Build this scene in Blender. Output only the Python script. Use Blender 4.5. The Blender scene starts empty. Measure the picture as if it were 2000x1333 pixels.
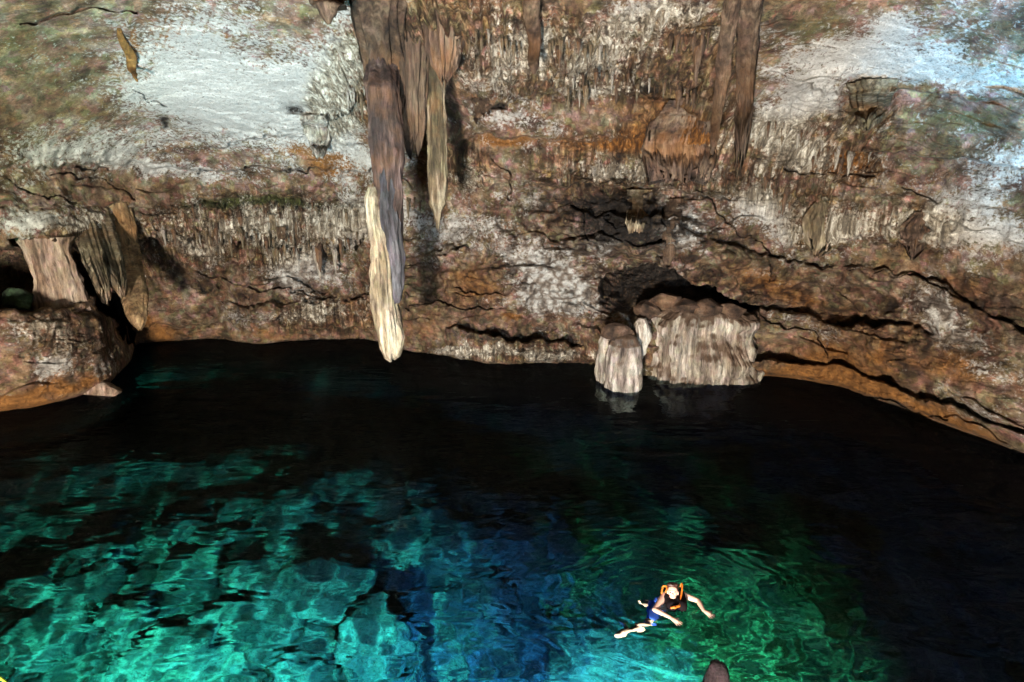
import bpy, bmesh, math, random
import numpy as np
from mathutils import Vector, Matrix
random.seed(7)
RS = np.random.RandomState(11)
SC = bpy.context.scene
COL = SC.collection

# ------------------------------------------------------------------ camera
F = 1111.0                                   # focal length in photo pixels (2000 px wide)
PIT = math.radians(14.7)
CZ = 6.0
cam = bpy.data.cameras.new("camera"); camo = bpy.data.objects.new("camera", cam); COL.objects.link(camo)
cam.sensor_width = 36; cam.lens = 36 * F / 2000; cam.clip_start = 0.05; cam.clip_end = 400
camo.location = (0, 0, CZ); camo.rotation_euler = (math.radians(90) - PIT, 0, 0)
SC.camera = camo

# ------------------------------------------------------------------ world, faint daylight from the cave mouth behind the viewer
w = bpy.data.worlds.new("World"); SC.world = w; w.use_nodes = True
nt = w.node_tree; bg = nt.nodes["Background"]; sk = nt.nodes.new("ShaderNodeTexSky")
sk.sky_type = 'NISHITA'; sk.sun_disc = False; sk.sun_elevation = math.radians(12); sk.sun_rotation = math.radians(180)
nt.links.new(sk.outputs[0], bg.inputs[0]); bg.inputs[1].default_value = 0.02

# ------------------------------------------------------------------ lights: unseen flood and pool lamps, plus added fill spots
def lamp(name, loc, target, power, color, size=60, blend=0.6, radius=0.08, gobo=None):
    l = bpy.data.lights.new(name, 'SPOT'); o = bpy.data.objects.new(name, l); COL.objects.link(o)
    o.location = loc; d = Vector(target) - Vector(loc); o.rotation_euler = d.to_track_quat('-Z', 'Y').to_euler()
    l.energy = power; l.color = color; l.spot_size = math.radians(size); l.spot_blend = blend; l.shadow_soft_size = radius
    if gobo:                                 # light rippled by the moving surface (a caustic pattern thrown by the lamp)
        l.use_nodes = True; t = l.node_tree; em = t.nodes["Emission"]
        tc = t.nodes.new("ShaderNodeTexCoord"); sp = t.nodes.new("ShaderNodeSeparateXYZ"); t.links.new(tc.outputs['Normal'], sp.inputs[0])
        dv = []
        for k in (0, 1):
            m = t.nodes.new("ShaderNodeMath"); m.operation = 'DIVIDE'; t.links.new(sp.outputs[k], m.inputs[0]); t.links.new(sp.outputs[2], m.inputs[1]); dv.append(m)
        cb = t.nodes.new("ShaderNodeCombineXYZ"); t.links.new(dv[0].outputs[0], cb.inputs[0]); t.links.new(dv[1].outputs[0], cb.inputs[1])
        ns = t.nodes.new("ShaderNodeTexNoise"); ns.inputs['Scale'].default_value = gobo * .55; ns.inputs['Detail'].default_value = 2; t.links.new(cb.outputs[0], ns.inputs['Vector'])
        vm = t.nodes.new("ShaderNodeVectorMath"); vm.operation = 'MULTIPLY_ADD'; t.links.new(ns.outputs['Color'], vm.inputs[0])
        vm.inputs[1].default_value = (.8 / gobo, .8 / gobo, 0); t.links.new(cb.outputs[0], vm.inputs[2])
        vo = t.nodes.new("ShaderNodeTexVoronoi"); vo.feature = 'DISTANCE_TO_EDGE'; vo.inputs['Scale'].default_value = gobo; t.links.new(vm.outputs[0], vo.inputs['Vector'])
        rp = t.nodes.new("ShaderNodeValToRGB"); r = rp.color_ramp; r.elements[0].color = (1, 1, 1, 1); r.elements[0].position = 0
        r.elements[1].color = (.07, .07, .07, 1); r.elements[1].position = .075
        e = r.elements.new(.028); e.color = (.26, .26, .26, 1)
        t.links.new(vo.outputs['Distance'], rp.inputs[0])
        mu = t.nodes.new("ShaderNodeMath"); mu.operation = 'MULTIPLY'; mu.inputs[1].default_value = 8.0; t.links.new(rp.outputs[0], mu.inputs[0]); t.links.new(mu.outputs[0], em.inputs['Strength'])
    return o
KEY = lamp("flood_lamp", (-3.6, -8.0, 1.0), (-.5, 20, 4.0), 70000, (1.0, .89, .76), 104, .45, .85)
lamp("fill_lamp_cool", (2.0, -3.0, 2.5), (-1.0, 16, 8.5), 13000, (.66, .84, 1.0), 78, 1.0, .5)  # added fill: lifts the hard shadows and cools the upper wall
lamp("flood_lamp_white", (-4.0, 1.0, 2.0), (-7.0, 15.5, 8.8), 15000, (.22, .78, 1.0), 42, 1.0, .1)
lamp("flood_lamp_cyan", (7.0, 1.5, 1.5), (13.4, 13.5, 11.0), 44000, (.0, .45, .85), 46, 1.0, .1)
lamp("flood_lamp_green", (-6.0, 1.5, 1.5), (-17, 14, 11), 9000, (.15, 1.0, .45), 56, 1.0, .1)
lamp("swimmer_fill", (0.4, -0.3, 6.3), (2.45, 7.3, 0), 360, (1.0, .95, .92), 17, .7, .04)  # narrow spot added beside the camera to brighten the swimmer
lamp("pool_lamp_far_left", (-5.4, 5.0, -0.08), (-6.6, 8.0, -3.6), 1450, (.04, .90, .66), 90, .8, .05, gobo=9.0)
lamp("pool_lamp_left", (-1.8, 4.8, -0.08), (-3.4, 7.2, -3.6), 1500, (.04, .86, .82), 92, .8, .05, gobo=8.0)
lamp("pool_lamp_deep", (1.7, 4.9, -0.3), (2.0, 7.4, -3.7), 8500, (.06, .85, 1.0), 40, 1.0, .05, gobo=8.0)
lamp("pool_lamp_right", (4.2, 5.0, -0.1), (3.7, 9.0, -5.0), 1500, (.04, .80, .34), 66, 1.0, .05, gobo=8.0)
lamp("pool_lamp_blue", (-.2, 4.8, -0.1), (-.6, 8.2, -5.0), 900, (.02, .35, 1.0), 78, 1.0, .05, gobo=8.0)
lamp("fill_lamp_dim", (-1.0, 4.8, -0.06), (-1.0, 11, -5.0), 420, (.02, .22, 1.0), 165, .3, .1)  # added underwater fill: faint blue over the deep bed
lamp("fill_lamp_legs", (1.35, 5.25, -0.22), (1.72, 6.8, -.20), 2300, (.95, 1.0, .86), 30, .8, .03)  # added underwater spot: brightens the swimmer's submerged legs
SC.view_settings.view_transform = 'Standard'; SC.view_settings.look = 'None'
SC.view_settings.exposure = 0.0; SC.view_settings.gamma = 1
SC.cycles.max_bounces = 8; SC.cycles.diffuse_bounces = 2; SC.cycles.glossy_bounces = 2; SC.cycles.transmission_bounces = 6
SC.cycles.transparent_max_bounces = 6; SC.cycles.caustics_reflective = False; SC.cycles.caustics_refractive = False
SC.cycles.sample_clamp_indirect = 8.0; SC.cycles.use_denoising = True; SC.cycles.denoiser = 'OPENIMAGEDENOISE'

# ------------------------------------------------------------------ helpers
def ray(px, py):
    a = (np.asarray(px, float) - 1000) / F; b = (np.asarray(py, float) - 666.5) / F
    cp, sp = math.cos(PIT), math.sin(PIT)
    return a, cp - b * sp, -sp - b * cp
def phiT(px, py):
    x, y, z = ray(px, py); return np.arctan2(x, y), z / np.hypot(x, y)
def pix_of(phi, T):
    x, y, z = np.sin(phi), np.cos(phi), T
    cp, sp = math.cos(PIT), math.sin(PIT)
    fw = y * cp - z * sp; up = y * sp + z * cp
    ok = fw > .12; fws = np.where(ok, fw, 1)
    return np.where(ok, 1000 + F * x / fws, -9999), np.where(ok, 666.5 - F * up / fws, -9999)
def at_R(px, py, R):
    p, t = phiT(px, py); return Vector((R * math.sin(p), R * math.cos(p), CZ + R * t))
def at_z(px, py, z=0.0):
    x, y, d = ray(px, py); t = (z - CZ) / d; return Vector((x * t, y * t, z))
def at_bed(px, py, z):                        # through the flat surface, with refraction
    s = at_z(px, py, 0.0); v = Vector((s.x, s.y, -CZ)).normalized(); h = Vector((v.x, v.y, 0)) / 1.33
    c = math.sqrt(1 - h.length_squared); k = -z / c; return Vector((s.x + h.x * k, s.y + h.y * k, z))

LAT = RS.rand(64, 64, 64).astype(np.float32)
def vnoise(x, y, z):
    xi = np.floor(x); yi = np.floor(y); zi = np.floor(z)
    fx = (x - xi).astype(np.float32); fy = (y - yi).astype(np.float32); fz = (z - zi).astype(np.float32)
    fx = fx * fx * (3 - 2 * fx); fy = fy * fy * (3 - 2 * fy); fz = fz * fz * (3 - 2 * fz)
    i0 = xi.astype(np.int64) & 63; j0 = yi.astype(np.int64) & 63; k0 = zi.astype(np.int64) & 63
    i1 = (i0 + 1) & 63; j1 = (j0 + 1) & 63; k1 = (k0 + 1) & 63
    a = LAT[i0, j0, k0] * (1 - fx) + LAT[i1, j0, k0] * fx; b = LAT[i0, j1, k0] * (1 - fx) + LAT[i1, j1, k0] * fx
    c = LAT[i0, j0, k1] * (1 - fx) + LAT[i1, j0, k1] * fx; d = LAT[i0, j1, k1] * (1 - fx) + LAT[i1, j1, k1] * fx
    return ((a * (1 - fy) + b * fy) * (1 - fz) + (c * (1 - fy) + d * fy) * fz) * 2 - 1
def fbm(x, y, z, o=4, gain=.5, seed=0, ridge=False):
    s = 0; amp = 1; tot = 0
    x = np.asarray(x, np.float64) + seed * 7.3; y = np.asarray(y, np.float64) + seed * 3.1; z = np.asarray(z, np.float64) - seed * 5.7
    for _ in range(o):
        n = vnoise(x, y, z)
        s = s + amp * ((1 - 2 * np.abs(n)) if ridge else n); tot += amp; amp *= gain
        x, y, z = (x * .8 - y * .6) * 2.03 + 5.1, (x * .6 + y * .8) * 2.03 + 1.7, z * 2.03 + 9.2
    return s / tot
def sstep(a, b, x):
    t = np.clip((x - a) / (b - a), 0, 1); return t * t * (3 - 2 * t)
def tag(o, label=None, cat=None, group=None, kind=None):
    if label: o['label'] = label
    if cat: o['category'] = cat
    if group: o['group'] = group
    if kind: o['kind'] = kind
    return o
def mesh_np(name, V, Q, mat, parent=None, smooth=True, attrs=None):
    me = bpy.data.meshes.new(name); V = np.asarray(V, np.float32); Q = np.asarray(Q, np.int32)
    me.vertices.add(len(V)); me.vertices.foreach_set("co", V.ravel())
    me.loops.add(Q.size); me.loops.foreach_set("vertex_index", Q.ravel())
    me.polygons.add(len(Q)); me.polygons.foreach_set("loop_start", np.arange(0, Q.size, Q.shape[1], dtype=np.int32))
    me.polygons.foreach_set("loop_total", np.full(len(Q), Q.shape[1], np.int32))
    if smooth: me.polygons.foreach_set("use_smooth", np.ones(len(Q), bool))
    for k, a in (attrs or {}).items():
        at = me.attributes.new(k, 'FLOAT_COLOR', 'POINT'); at.data.foreach_set("color", np.asarray(a, np.float32).ravel())
    me.update(); me.validate() if len(V) < 5000 else None
    me.materials.append(mat); o = bpy.data.objects.new(name, me); COL.objects.link(o)
    if parent: o.parent = parent
    return o
def grid_quads(nr, nc, wrap=False):
    r = np.arange(nr - 1)[:, None]; c = np.arange(nc if wrap else nc - 1)[None, :]; c2 = (c + 1) % nc
    return np.stack([r * nc + c, r * nc + c2, (r + 1) * nc + c2, (r + 1) * nc + c], -1).reshape(-1, 4)

# ------------------------------------------------------------------ materials
def new_mat(name):
    m = bpy.data.materials.new(name); m.use_nodes = True; return m, m.node_tree, m.node_tree.nodes["Principled BSDF"]
def N(t, k, **kw):
    n = t.nodes.new("ShaderNode" + k)
    for a, b in kw.items():
        if a in n.inputs: n.inputs[a].default_value = b
        else: setattr(n, a, b)
    return n
def mixc(t, fac, a, b, mode='MIX'):
    m = N(t, "Mix", data_type='RGBA', blend_type=mode)
    for i, v in ((0, fac), (6, a), (7, b)):
        if hasattr(v, 'links'): t.links.new(v, m.inputs[i])
        elif i == 0: m.inputs[0].default_value = v
        else: m.inputs[i].default_value = (*v, 1)
    return m.outputs[2]
def ramp(t, src, stops):
    r = N(t, "ValToRGB"); t.links.new(src, r.inputs[0]); cr = r.color_ramp
    while len(cr.elements) < len(stops): cr.elements.new(.5)
    for e, (p, c) in zip(cr.elements, stops): e.position = p; e.color = (*c, 1) if isinstance(c, tuple) else (c, c, c, 1)
    return r.outputs[0]
def mth(t, op, a, b=None, c=None):
    m = N(t, "Math", operation=op)
    for i, v in enumerate((a, b, c)):
        if v is None: continue
        if hasattr(v, 'links'): t.links.new(v, m.inputs[i])
        else: m.inputs[i].default_value = v
    return m.outputs[0]
def N5(t, src):
    n = N(t, 'TexNoise', Scale=3.4, Detail=8, Roughness=.72, Distortion=.5); t.links.new(src, n.inputs[0]); return n.outputs[0]
def N5o(t, src):
    n = N(t, 'TexNoise', Scale=2.2, Detail=5, Roughness=.65); t.links.new(src, n.inputs[0]); return n.outputs['Color']
def rock_mat(name, tint=(1, 1, 1), attr=True, base=((.095, .052, .026), (.32, .212, .128), (.58, .46, .35)), calc=(.80, .80, .77), vert=False, rust=.0, fine=1.0, bump=1.0, capped=False):
    m, t, b = new_mat(name)
    tc = N(t, "TexCoord"); src = tc.outputs['Object']
    if vert:
        mp = N(t, "Mapping"); mp.inputs['Scale'].default_value = (1, 1, .16); t.links.new(src, mp.inputs[0]); src2 = mp.outputs[0]
    else: src2 = src
    n1 = N(t, "TexNoise", Scale=2.1 if vert else 1.15, Detail=9, Roughness=.68); t.links.new(src2, n1.inputs[0])
    n2 = N(t, "TexNoise", Scale=(8.0 if vert else 11.0) * fine, Detail=7, Roughness=.72); t.links.new(src2, n2.inputs[0])
    n3 = N(t, "TexNoise", Scale=.75, Detail=4, Roughness=.6); t.links.new(src, n3.inputs[0])
    n4 = N(t, "TexNoise", Scale=26.0, Detail=3, Roughness=.7); t.links.new(src, n4.inputs[0])
    col = ramp(t, n1.outputs[0], [(.36, base[0]), (.5, base[1]), (.66, base[2])])
    if vert: col = mixc(t, .75, col, ramp(t, n2.outputs[0], [(.32, (.25, .25, .25)), (.5, (.8, .8, .8)), (.68, (1.6, 1.6, 1.6))]), 'MULTIPLY')
    else: col = mixc(t, .8, col, ramp(t, N5(t, src), [(.34, (.28, .26, .25)), (.5, (.85, .85, .85)), (.66, (1.5, 1.5, 1.5))]), 'MULTIPLY')
    # mineral blush: pink, green and ochre flecks
    vo = N(t, "TexVoronoi", Scale=5.0); 
    ds = N(t, "VectorMath", operation='MULTIPLY_ADD'); t.links.new(n2.outputs[1], ds.inputs[0]); ds.inputs[1].default_value = (.5, .5, .5); t.links.new(src, ds.inputs[2]); t.links.new(ds.outputs[0], vo.inputs['Vector'])
    hs = N(t, "HueSaturation", Saturation=.55, Value=.62); t.links.new(vo.outputs['Color'], hs.inputs['Color'])
    col = mixc(t, .50 if attr else .16, col, hs.outputs[0], 'OVERLAY')
    if attr:
        at = N(t, "Attribute", attribute_name="mineral_shade"); sp = N(t, "SeparateColor"); t.links.new(at.outputs['Color'], sp.inputs[0])
        def msk(ch, lo, hi, noise, k):
            return ramp(t, mth(t, 'ADD', ch, mth(t, 'MULTIPLY', mth(t, 'SUBTRACT', noise, .5), k)), [(lo, 0.0), (hi, 1.0)])
        col = mixc(t, msk(sp.outputs[1], .30, .75, n1.outputs[0], 1.3), col, mixc(t, n2.outputs[0], (.12, .045, .012), (.50, .23, .055)))
        col = mixc(t, msk(sp.outputs[2], .30, .75, n2.outputs[0], 1.3), col, mixc(t, n1.outputs[0], (.035, .045, .012), (.15, .17, .05)))
        col = mixc(t, msk(sp.outputs[0], .34, .66, n2.outputs[0], 2.3), col, mixc(t, n4.outputs[0], (calc[0] * .62, calc[1] * .6, calc[2] * .57), calc))
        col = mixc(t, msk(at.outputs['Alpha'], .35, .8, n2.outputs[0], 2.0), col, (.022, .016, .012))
    else:
        col = mixc(t, mth(t, 'MULTIPLY', ramp(t, n3.outputs[0], [(.5, 0.0), (.68, 1.0)]), rust), col, (.36, .15, .035))
    # pits and dark grains
    hv = None
    if attr:
        ag = N(t, "Attribute", attribute_name="grain"); sg = N(t, "SeparateColor"); t.links.new(ag.outputs['Color'], sg.inputs[0])
        mpr = N(t, "Mapping"); mpr.inputs['Scale'].default_value = (1, 1, .10); t.links.new(src, mpr.inputs[0])
        n6 = N(t, "TexNoise", Scale=6.5, Detail=7, Roughness=.68); t.links.new(mpr.outputs[0], n6.inputs[0])
        ribf = ramp(t, sg.outputs[1], [(.15, 0.0), (.6, .9)])
        col = mixc(t, ribf, col, ramp(t, n6.outputs[0], [(.36, (.12, .09, .06)), (.48, (.62, .52, .38)), (.62, (1.9, 1.85, 1.7))]), 'MULTIPLY')
        v3 = N(t, "TexVoronoi", Scale=3.6); v3.feature = 'SMOOTH_F1'; v3.inputs['Smoothness'].default_value = .3; d3 = N(t, "VectorMath", operation='MULTIPLY_ADD'); t.links.new(N5o(t, src), d3.inputs[0]); d3.inputs[1].default_value = (.35, .35, .35); t.links.new(src, d3.inputs[2]); t.links.new(d3.outputs[0], v3.inputs['Vector'])
        amt = mth(t, 'MULTIPLY', mth(t, 'SUBTRACT', 1.0, sg.outputs[2]), mth(t, 'ADD', .35, sg.outputs[0]))
        hv = mth(t, 'ADD', mth(t, 'MULTIPLY', mth(t, 'MULTIPLY', v3.outputs['Distance'], -.26), amt), mth(t, 'MULTIPLY', mth(t, 'MULTIPLY', n6.outputs[0], .30), ribf))
        col = mixc(t, mth(t, 'MULTIPLY', amt, .8), col, ramp(t, v3.outputs['Distance'], [(.35, (1.15, 1.15, 1.15)), (.6, (.5, .42, .36)), (.8, (.16, .12, .10))]), 'MULTIPLY')
    col = mixc(t, ramp(t, n2.outputs[0], [(.30, .75), (.45, 0.0)]), col, (.035, .022, .016))
    col = mixc(t, .5, col, ramp(t, n4.outputs[0], [(.3, (.45, .45, .45)), (.7, (1.0, 1.0, 1.0))]), 'MULTIPLY')
    if tint != (1, 1, 1): col = mixc(t, 1.0, col, tint, 'MULTIPLY')
    if capped:      # dark brown over the upward facing tops
        ge = N(t, 'NewGeometry'); gz = N(t, 'SeparateXYZ'); t.links.new(ge.outputs['Normal'], gz.inputs[0])
        col = mixc(t, ramp(t, mth(t, 'ADD', gz.outputs[2], mth(t, 'MULTIPLY', mth(t, 'SUBTRACT', n2.outputs[0], .5), 1.6)), [(.20, 0.0), (.55, .94)]), col, mixc(t, n1.outputs[0], (.022, .014, .010), (.16, .09, .05)))
    t.links.new(col, b.inputs['Base Color'])
    b.inputs['Roughness'].default_value = .72; b.inputs['Specular IOR Level'].default_value = .35
    bm1 = N(t, "Bump", Strength=1.0, Distance=.16 * bump); t.links.new(n2.outputs[0], bm1.inputs['Height'])
    if hv is not None:
        bm0 = N(t, "Bump", Strength=1.0, Distance=1.0); t.links.new(hv, bm0.inputs['Height']); t.links.new(bm0.outputs[0], bm1.inputs['Normal'])
    bm2 = N(t, "Bump", Strength=.7, Distance=.035 * bump); t.links.new(n4.outputs[0], bm2.inputs['Height']); t.links.new(bm1.outputs[0], bm2.inputs['Normal'])
    t.links.new(bm2.outputs[0], b.inputs['Normal'])
    return m
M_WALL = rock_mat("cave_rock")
M_BED = rock_mat("lake_bed_rock", attr=False, base=((.07, .08, .09), (.30, .30, .26), (.60, .60, .50)), bump=1.0)
M_BROWN = rock_mat("brown_dripstone", attr=False, vert=True, rust=.5, base=((.05, .030, .022), (.17, .105, .068), (.32, .23, .16)))
M_SHAFT = rock_mat("rusty_shaft_dripstone", attr=False, vert=True, rust=.3, base=((.022, .014, .013), (.10, .062, .052), (.25, .18, .16)))
M_GOLD = rock_mat("golden_brown_dripstone", attr=False, vert=True, rust=.4, base=((.08, .045, .02), (.30, .19, .09), (.50, .36, .20)))
M_GREY = rock_mat("slate_dripstone", attr=False, vert=True, base=((.03, .028, .032), (.085, .08, .09), (.19, .18, .20)))
M_CREAM = rock_mat("cream_dripstone", attr=False, vert=True, rust=.25, base=((.16, .11, .06), (.50, .42, .29), (.76, .70, .54)))
M_OLIVE = rock_mat("olive_dripstone", attr=False, vert=True, rust=.4, base=((.05, .04, .02), (.20, .155, .09), (.50, .44, .32)))
M_WHITE = rock_mat("white_flowstone", attr=False, vert=True, rust=.15, base=((.16, .12, .08), (.55, .50, .42), (.85, .82, .74)))
M_BENCH = rock_mat("flowstone_with_brown_top", attr=False, vert=True, rust=.2, base=((.09, .065, .045), (.42, .36, .29), (.80, .75, .65)), capped=True)
M_DARK = rock_mat("dark_dripstone", attr=False, vert=True, rust=.22, base=((.03, .018, .012), (.10, .06, .035), (.22, .15, .10)))
M_RED = rock_mat("reddish_rock", attr=False, base=((.008, .003, .004), (.024, .010, .013), (.07, .035, .05)))
M_TAN = rock_mat("tan_rock", attr=False, vert=True, base=((.09, .05, .03), (.34, .23, .16), (.60, .48, .38)))
M_MOSS = rock_mat("mossy_rock", attr=False, base=((.01, .02, .01), (.05, .10, .045), (.22, .36, .22)))

# ------------------------------------------------------------------ cave wall: one sheet round the lake, closing overhead
WL = [(-700, 1000), (-300, 880), (0, 806), (60, 798), (150, 775), (215, 745), (256, 706), (264, 674), (330, 668), (400, 664), (430, 665), (500, 676), (560, 670), (700, 665), (745, 672), (800, 690), (870, 699), (950, 712),
      (1000, 714), (1060, 708), (1130, 711), (1180, 722), (1250, 738), (1400, 742), (1450, 732), (1550, 738), (1640, 754), (1700, 777), (1780, 800), (1850, 830), (1920, 856), (2000, 886), (2200, 980), (2600, 1250)]
wp, wt = phiT([p[0] for p in WL], [p[1] for p in WL]); WR = CZ / (-wt)
WLx = np.array([p[0] for p in WL], float); WLy = np.array([p[1] for p in WL], float)
phi = np.radians(np.concatenate([np.linspace(-80, -50.2, 36), np.arange(-50, 50, .074), np.linspace(50.2, 80, 36)]))
Tr = np.concatenate([np.linspace(-1.0, -.46, 16), np.arange(-.455, .40, .00112), .40 * (12 / .40) ** np.linspace(0.01, 1, 60)])
PH, TT = np.meshgrid(phi, Tr); NR, NC = PH.shape
R0 = np.interp(phi, wp, WR)
k = np.ones(9) / 9; R0s = np.convolve(np.pad(R0, 4, 'edge'), k, 'valid')
kk = np.hanning(301); kk /= kk.sum(); R0b = np.convolve(np.pad(R0, 150, 'edge'), kk, 'valid'); hgt = sstep(.05, .22, TT - np.interp(phi, wp, wt)[None, :]); R0m = R0s[None, :] * (1 - hgt) + R0b[None, :] * hgt
PX, PY = pix_of(PH, TT)
pw = 1.7
Tp = np.maximum(TT, 0)
RB = (1 / R0m ** pw + (Tp / 6.6) ** pw) ** (-1 / pw)
X0 = RB * np.sin(PH); Y0 = RB * np.cos(PH); Z0 = CZ + RB * TT
wx = PX + 13 * fbm(X0 / 1.6, Y0 / 1.6, Z0 / 1.6, 4, .6, seed=1); wy = PY + 11 * fbm(X0 / 1.6, Y0 / 1.6, Z0 / 1.6, 4, .6, seed=2)
wx += 16 * fbm(X0 / .5, Y0 / .5, Z0 / .5, 3, .6, seed=21); wy += 16 * fbm(X0 / .5, Y0 / .5, Z0 / .5, 3, .6, seed=22); CN = fbm(X0 / .7, Y0 / .7, Z0 / .7, 3, .6, seed=23)
YW = np.interp(PX, WLx, WLy)

def blob(cx, cy, rx, ry, ang=0, hard=False):
    a = math.radians(ang); dx = wx - cx; dy = wy - cy
    u = (dx * math.cos(a) + dy * math.sin(a)) / rx; v = (-dx * math.sin(a) + dy * math.cos(a)) / ry
    d = u * u + v * v
    return (1 - sstep(.75, 1.1, d)) if hard else np.exp(-d)
def line_y(pts): 
    return np.interp(wx, [p[0] for p in pts], [p[1] for p in pts])
def xfade(x0, x1, f=40): return sstep(x0 - f, x0 + f * .2, wx) * (1 - sstep(x1 - f * .2, x1 + f, wx))
def dist_poly(pts):
    best = np.full(wx.shape, 1e9, np.float32)
    x0, x1 = min(p[0] for p in pts) - 30, max(p[0] for p in pts) + 30; y0, y1 = min(p[1] for p in pts) - 30, max(p[1] for p in pts) + 30
    m = (wx > x0) & (wx < x1) & (wy > y0) & (wy < y1); qx = wx[m]; qy = wy[m]; b = np.full(qx.shape, 1e9)
    for (ax, ay), (bx, by) in zip(pts[:-1], pts[1:]):
        dx, dy = bx - ax, by - ay; t = np.clip(((qx - ax) * dx + (qy - ay) * dy) / (dx * dx + dy * dy), 0, 1)
        b = np.minimum(b, np.hypot(qx - ax - t * dx, qy - ay - t * dy))
    best[m] = b; return best
D = np.zeros(PH.shape)                         # metres towards the viewer
calc = np.zeros(PH.shape); rust = np.zeros(PH.shape); moss = np.zeros(PH.shape); dark = np.zeros(PH.shape)

# -- masks of character
smooth_m = np.clip(blob(300, 130, 420, 170) + blob(1800, 60, 260, 120) + blob(1700, 470, 260, 80) * .6 + blob(640, 60, 160, 90) * .6, 0, 1)
crumb = np.clip(blob(1200, 440, 190, 90, 10) + blob(1080, 560, 260, 130) * .8 + blob(1400, 520, 160, 60, 15) * .8 + blob(1650, 600, 300, 110, 18) * .55 + blob(560, 560, 240, 90) * .6 + blob(1850, 620, 180, 90) * .6 + blob(130, 700, 160, 80) * .4, 0, 1)
ribm = np.zeros(PH.shape)
for c in [(560, 425, 170, 48), (700, 150, 70, 90), (830, 60, 90, 110), (900, 330, 60, 50), (1000, 60, 130, 70), (1150, 120, 190, 70), (1350, 100, 110, 110), (1340, 270, 120, 60), (1180, 320, 130, 50), (1480, 330, 140, 70),
          (1600, 290, 120, 60), (1600, 440, 60, 50), (1780, 440, 100, 45), (110, 540, 80, 60), (190, 480, 90, 70), (1240, 400, 40, 60), (1700, 220, 60, 50), (1050, 690, 220, 28), (640, 620, 120, 34), (640, 210, 40, 60), (330, 470, 60, 60), (500, 470, 120, 50), (160, 640, 110, 50)]:
    ribm += blob(*c)
ribm = np.clip(ribm * 1.1, 0, 1)
# -- natural relief
ribm_pre = ribm
D += .75 * fbm(X0 / 5.5, Y0 / 5.5, Z0 / 4.0, 3, .5, seed=3)
D += .28 * (1 - .4 * smooth_m) * fbm(X0 / 1.7, Y0 / 1.7, Z0 / 1.3, 4, .5, seed=4)
q = (PY - .85 * (YW - 700)); S1 = fbm(PX / 110, q / 17, Z0 * 0, 4, .55, seed=5)
strm = np.clip(sstep(540, 420, PX) * sstep(300, 360, PY) + sstep(1150, 1400, PX) * sstep(330, 480, PY) + .45, 0, 1)
D += .13 * S1 * strm * (1 - .6 * smooth_m)
rg = fbm(X0 / .62, Y0 / .62, Z0 / .45, 4, .55, seed=6, ridge=True)
rough = np.clip(.28 + crumb, 0, 1) * (1 - .8 * smooth_m)
bil = -fbm(X0 / 1.0, Y0 / 1.0, Z0 / .62, 5, .55, seed=6, ridge=True)
D += .62 * rough * bil + .16 * rough * rg
qq = q / 52 + 1.6 * fbm(X0 / 3, Y0 / 3, Z0 / 3, 4, .6, seed=41); saw = 1 - (qq - np.floor(qq)); saw = saw * sstep(0, .10, 1 - saw)
D += .42 * saw * np.clip(fbm(X0 / 2.2, Y0 / 2.2, Z0 / 1.2, 3, .6, seed=42) * 2.0 + .25, 0, 1) * (1 - .8 * smooth_m) * (1 - .5 * ribm_pre)
q3 = q / 19 + 1.4 * fbm(X0 / 1.3, Y0 / 1.3, Z0 / 1.3, 3, .6, seed=43); sw3 = 1 - (q3 - np.floor(q3))
D += .15 * sw3 * np.clip(fbm(X0 / 1.3, Y0 / 1.3, Z0 / 1.0, 3, .6, seed=44) * 2.2 + .2, 0, 1) * (1 - .8 * smooth_m) * (1 - .5 * ribm_pre)
cell = fbm(X0 / .95, Y0 / .95, Z0 / .7, 3, .5, seed=26)
D += (.45 + .5 * blob(1210, 440, 160, 80, 12)) * crumb * np.sign(cell) * np.sqrt(np.abs(cell))
D += .035 * (1 - .5 * smooth_m) * fbm(X0 / .2, Y0 / .2, Z0 / .16, 3, .6, seed=7)
arc = PH * RB
rib = fbm(arc * 3.6, Z0 * .35, Z0 * 0 + 2, 3, .6, seed=8, ridge=True); rib2 = fbm(arc * 9.5, Z0 * .7, Z0 * 0 + 5, 2, .6, seed=9)
ragged = 22 * fbm(arc * 5.5, arc * 0, arc * 0, 3, .7, seed=10, ridge=True) + 8 * fbm(arc * 2, arc * 0, arc * 0, 2, .7, seed=12)
D += ribm * (.34 * rib + .18 * rib2)
# -- ledges (overhanging lips: bulge above the line, recess below)
def ledge(pts, amp, up=40, down=60, rag=0.0, soft=3, fade=40):
    global D
    y = line_y(pts) + rag * ragged; d = wy - y; m = xfade(pts[0][0], pts[-1][0], fade)
    D += 1.4 * m * amp * (.8 + .9 * CN) * (np.where(d < 0, np.exp(np.minimum(d, 0) / up * 1.6), 0) * .6 - sstep(0, soft, d) * np.exp(-np.maximum(d, 0) / down) * .6)
def shelf(pts, amp, up=40, down=60, soft=4, fade=40):   # a bench: stands out below the line, recess above it
    global D
    d = wy - line_y(pts); m = xfade(pts[0][0], pts[-1][0], fade)
    D += 1.7 * m * amp * (.8 + 1.1 * CN) * (sstep(0, soft, d) * np.exp(-np.maximum(d, 0) / down) * .6 - np.where(d < 0, np.exp(np.minimum(d, 0) / up), 0) * .6)
def crack(pts, wd=2.1, dep=.5, dk=.3):
    global D, dark
    d = dist_poly(pts); wv = wd * np.clip(.75 + 1.5 * CN, .05, 1.5) * .8; g = (1 - sstep(wv * .4, wv * 1.5, d)) * sstep(.1, .4, wv); D -= dep * g; dark = np.maximum(dark, g * dk)
ledge([(-200, 320), (0, 335), (150, 325), (250, 318), (400, 330), (470, 326), (620, 332), (720, 330)], .9, 60, 40)
ledge([(420, 280), (480, 272), (560, 262), (620, 268), (700, 280)], .6, 50, 20)
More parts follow.
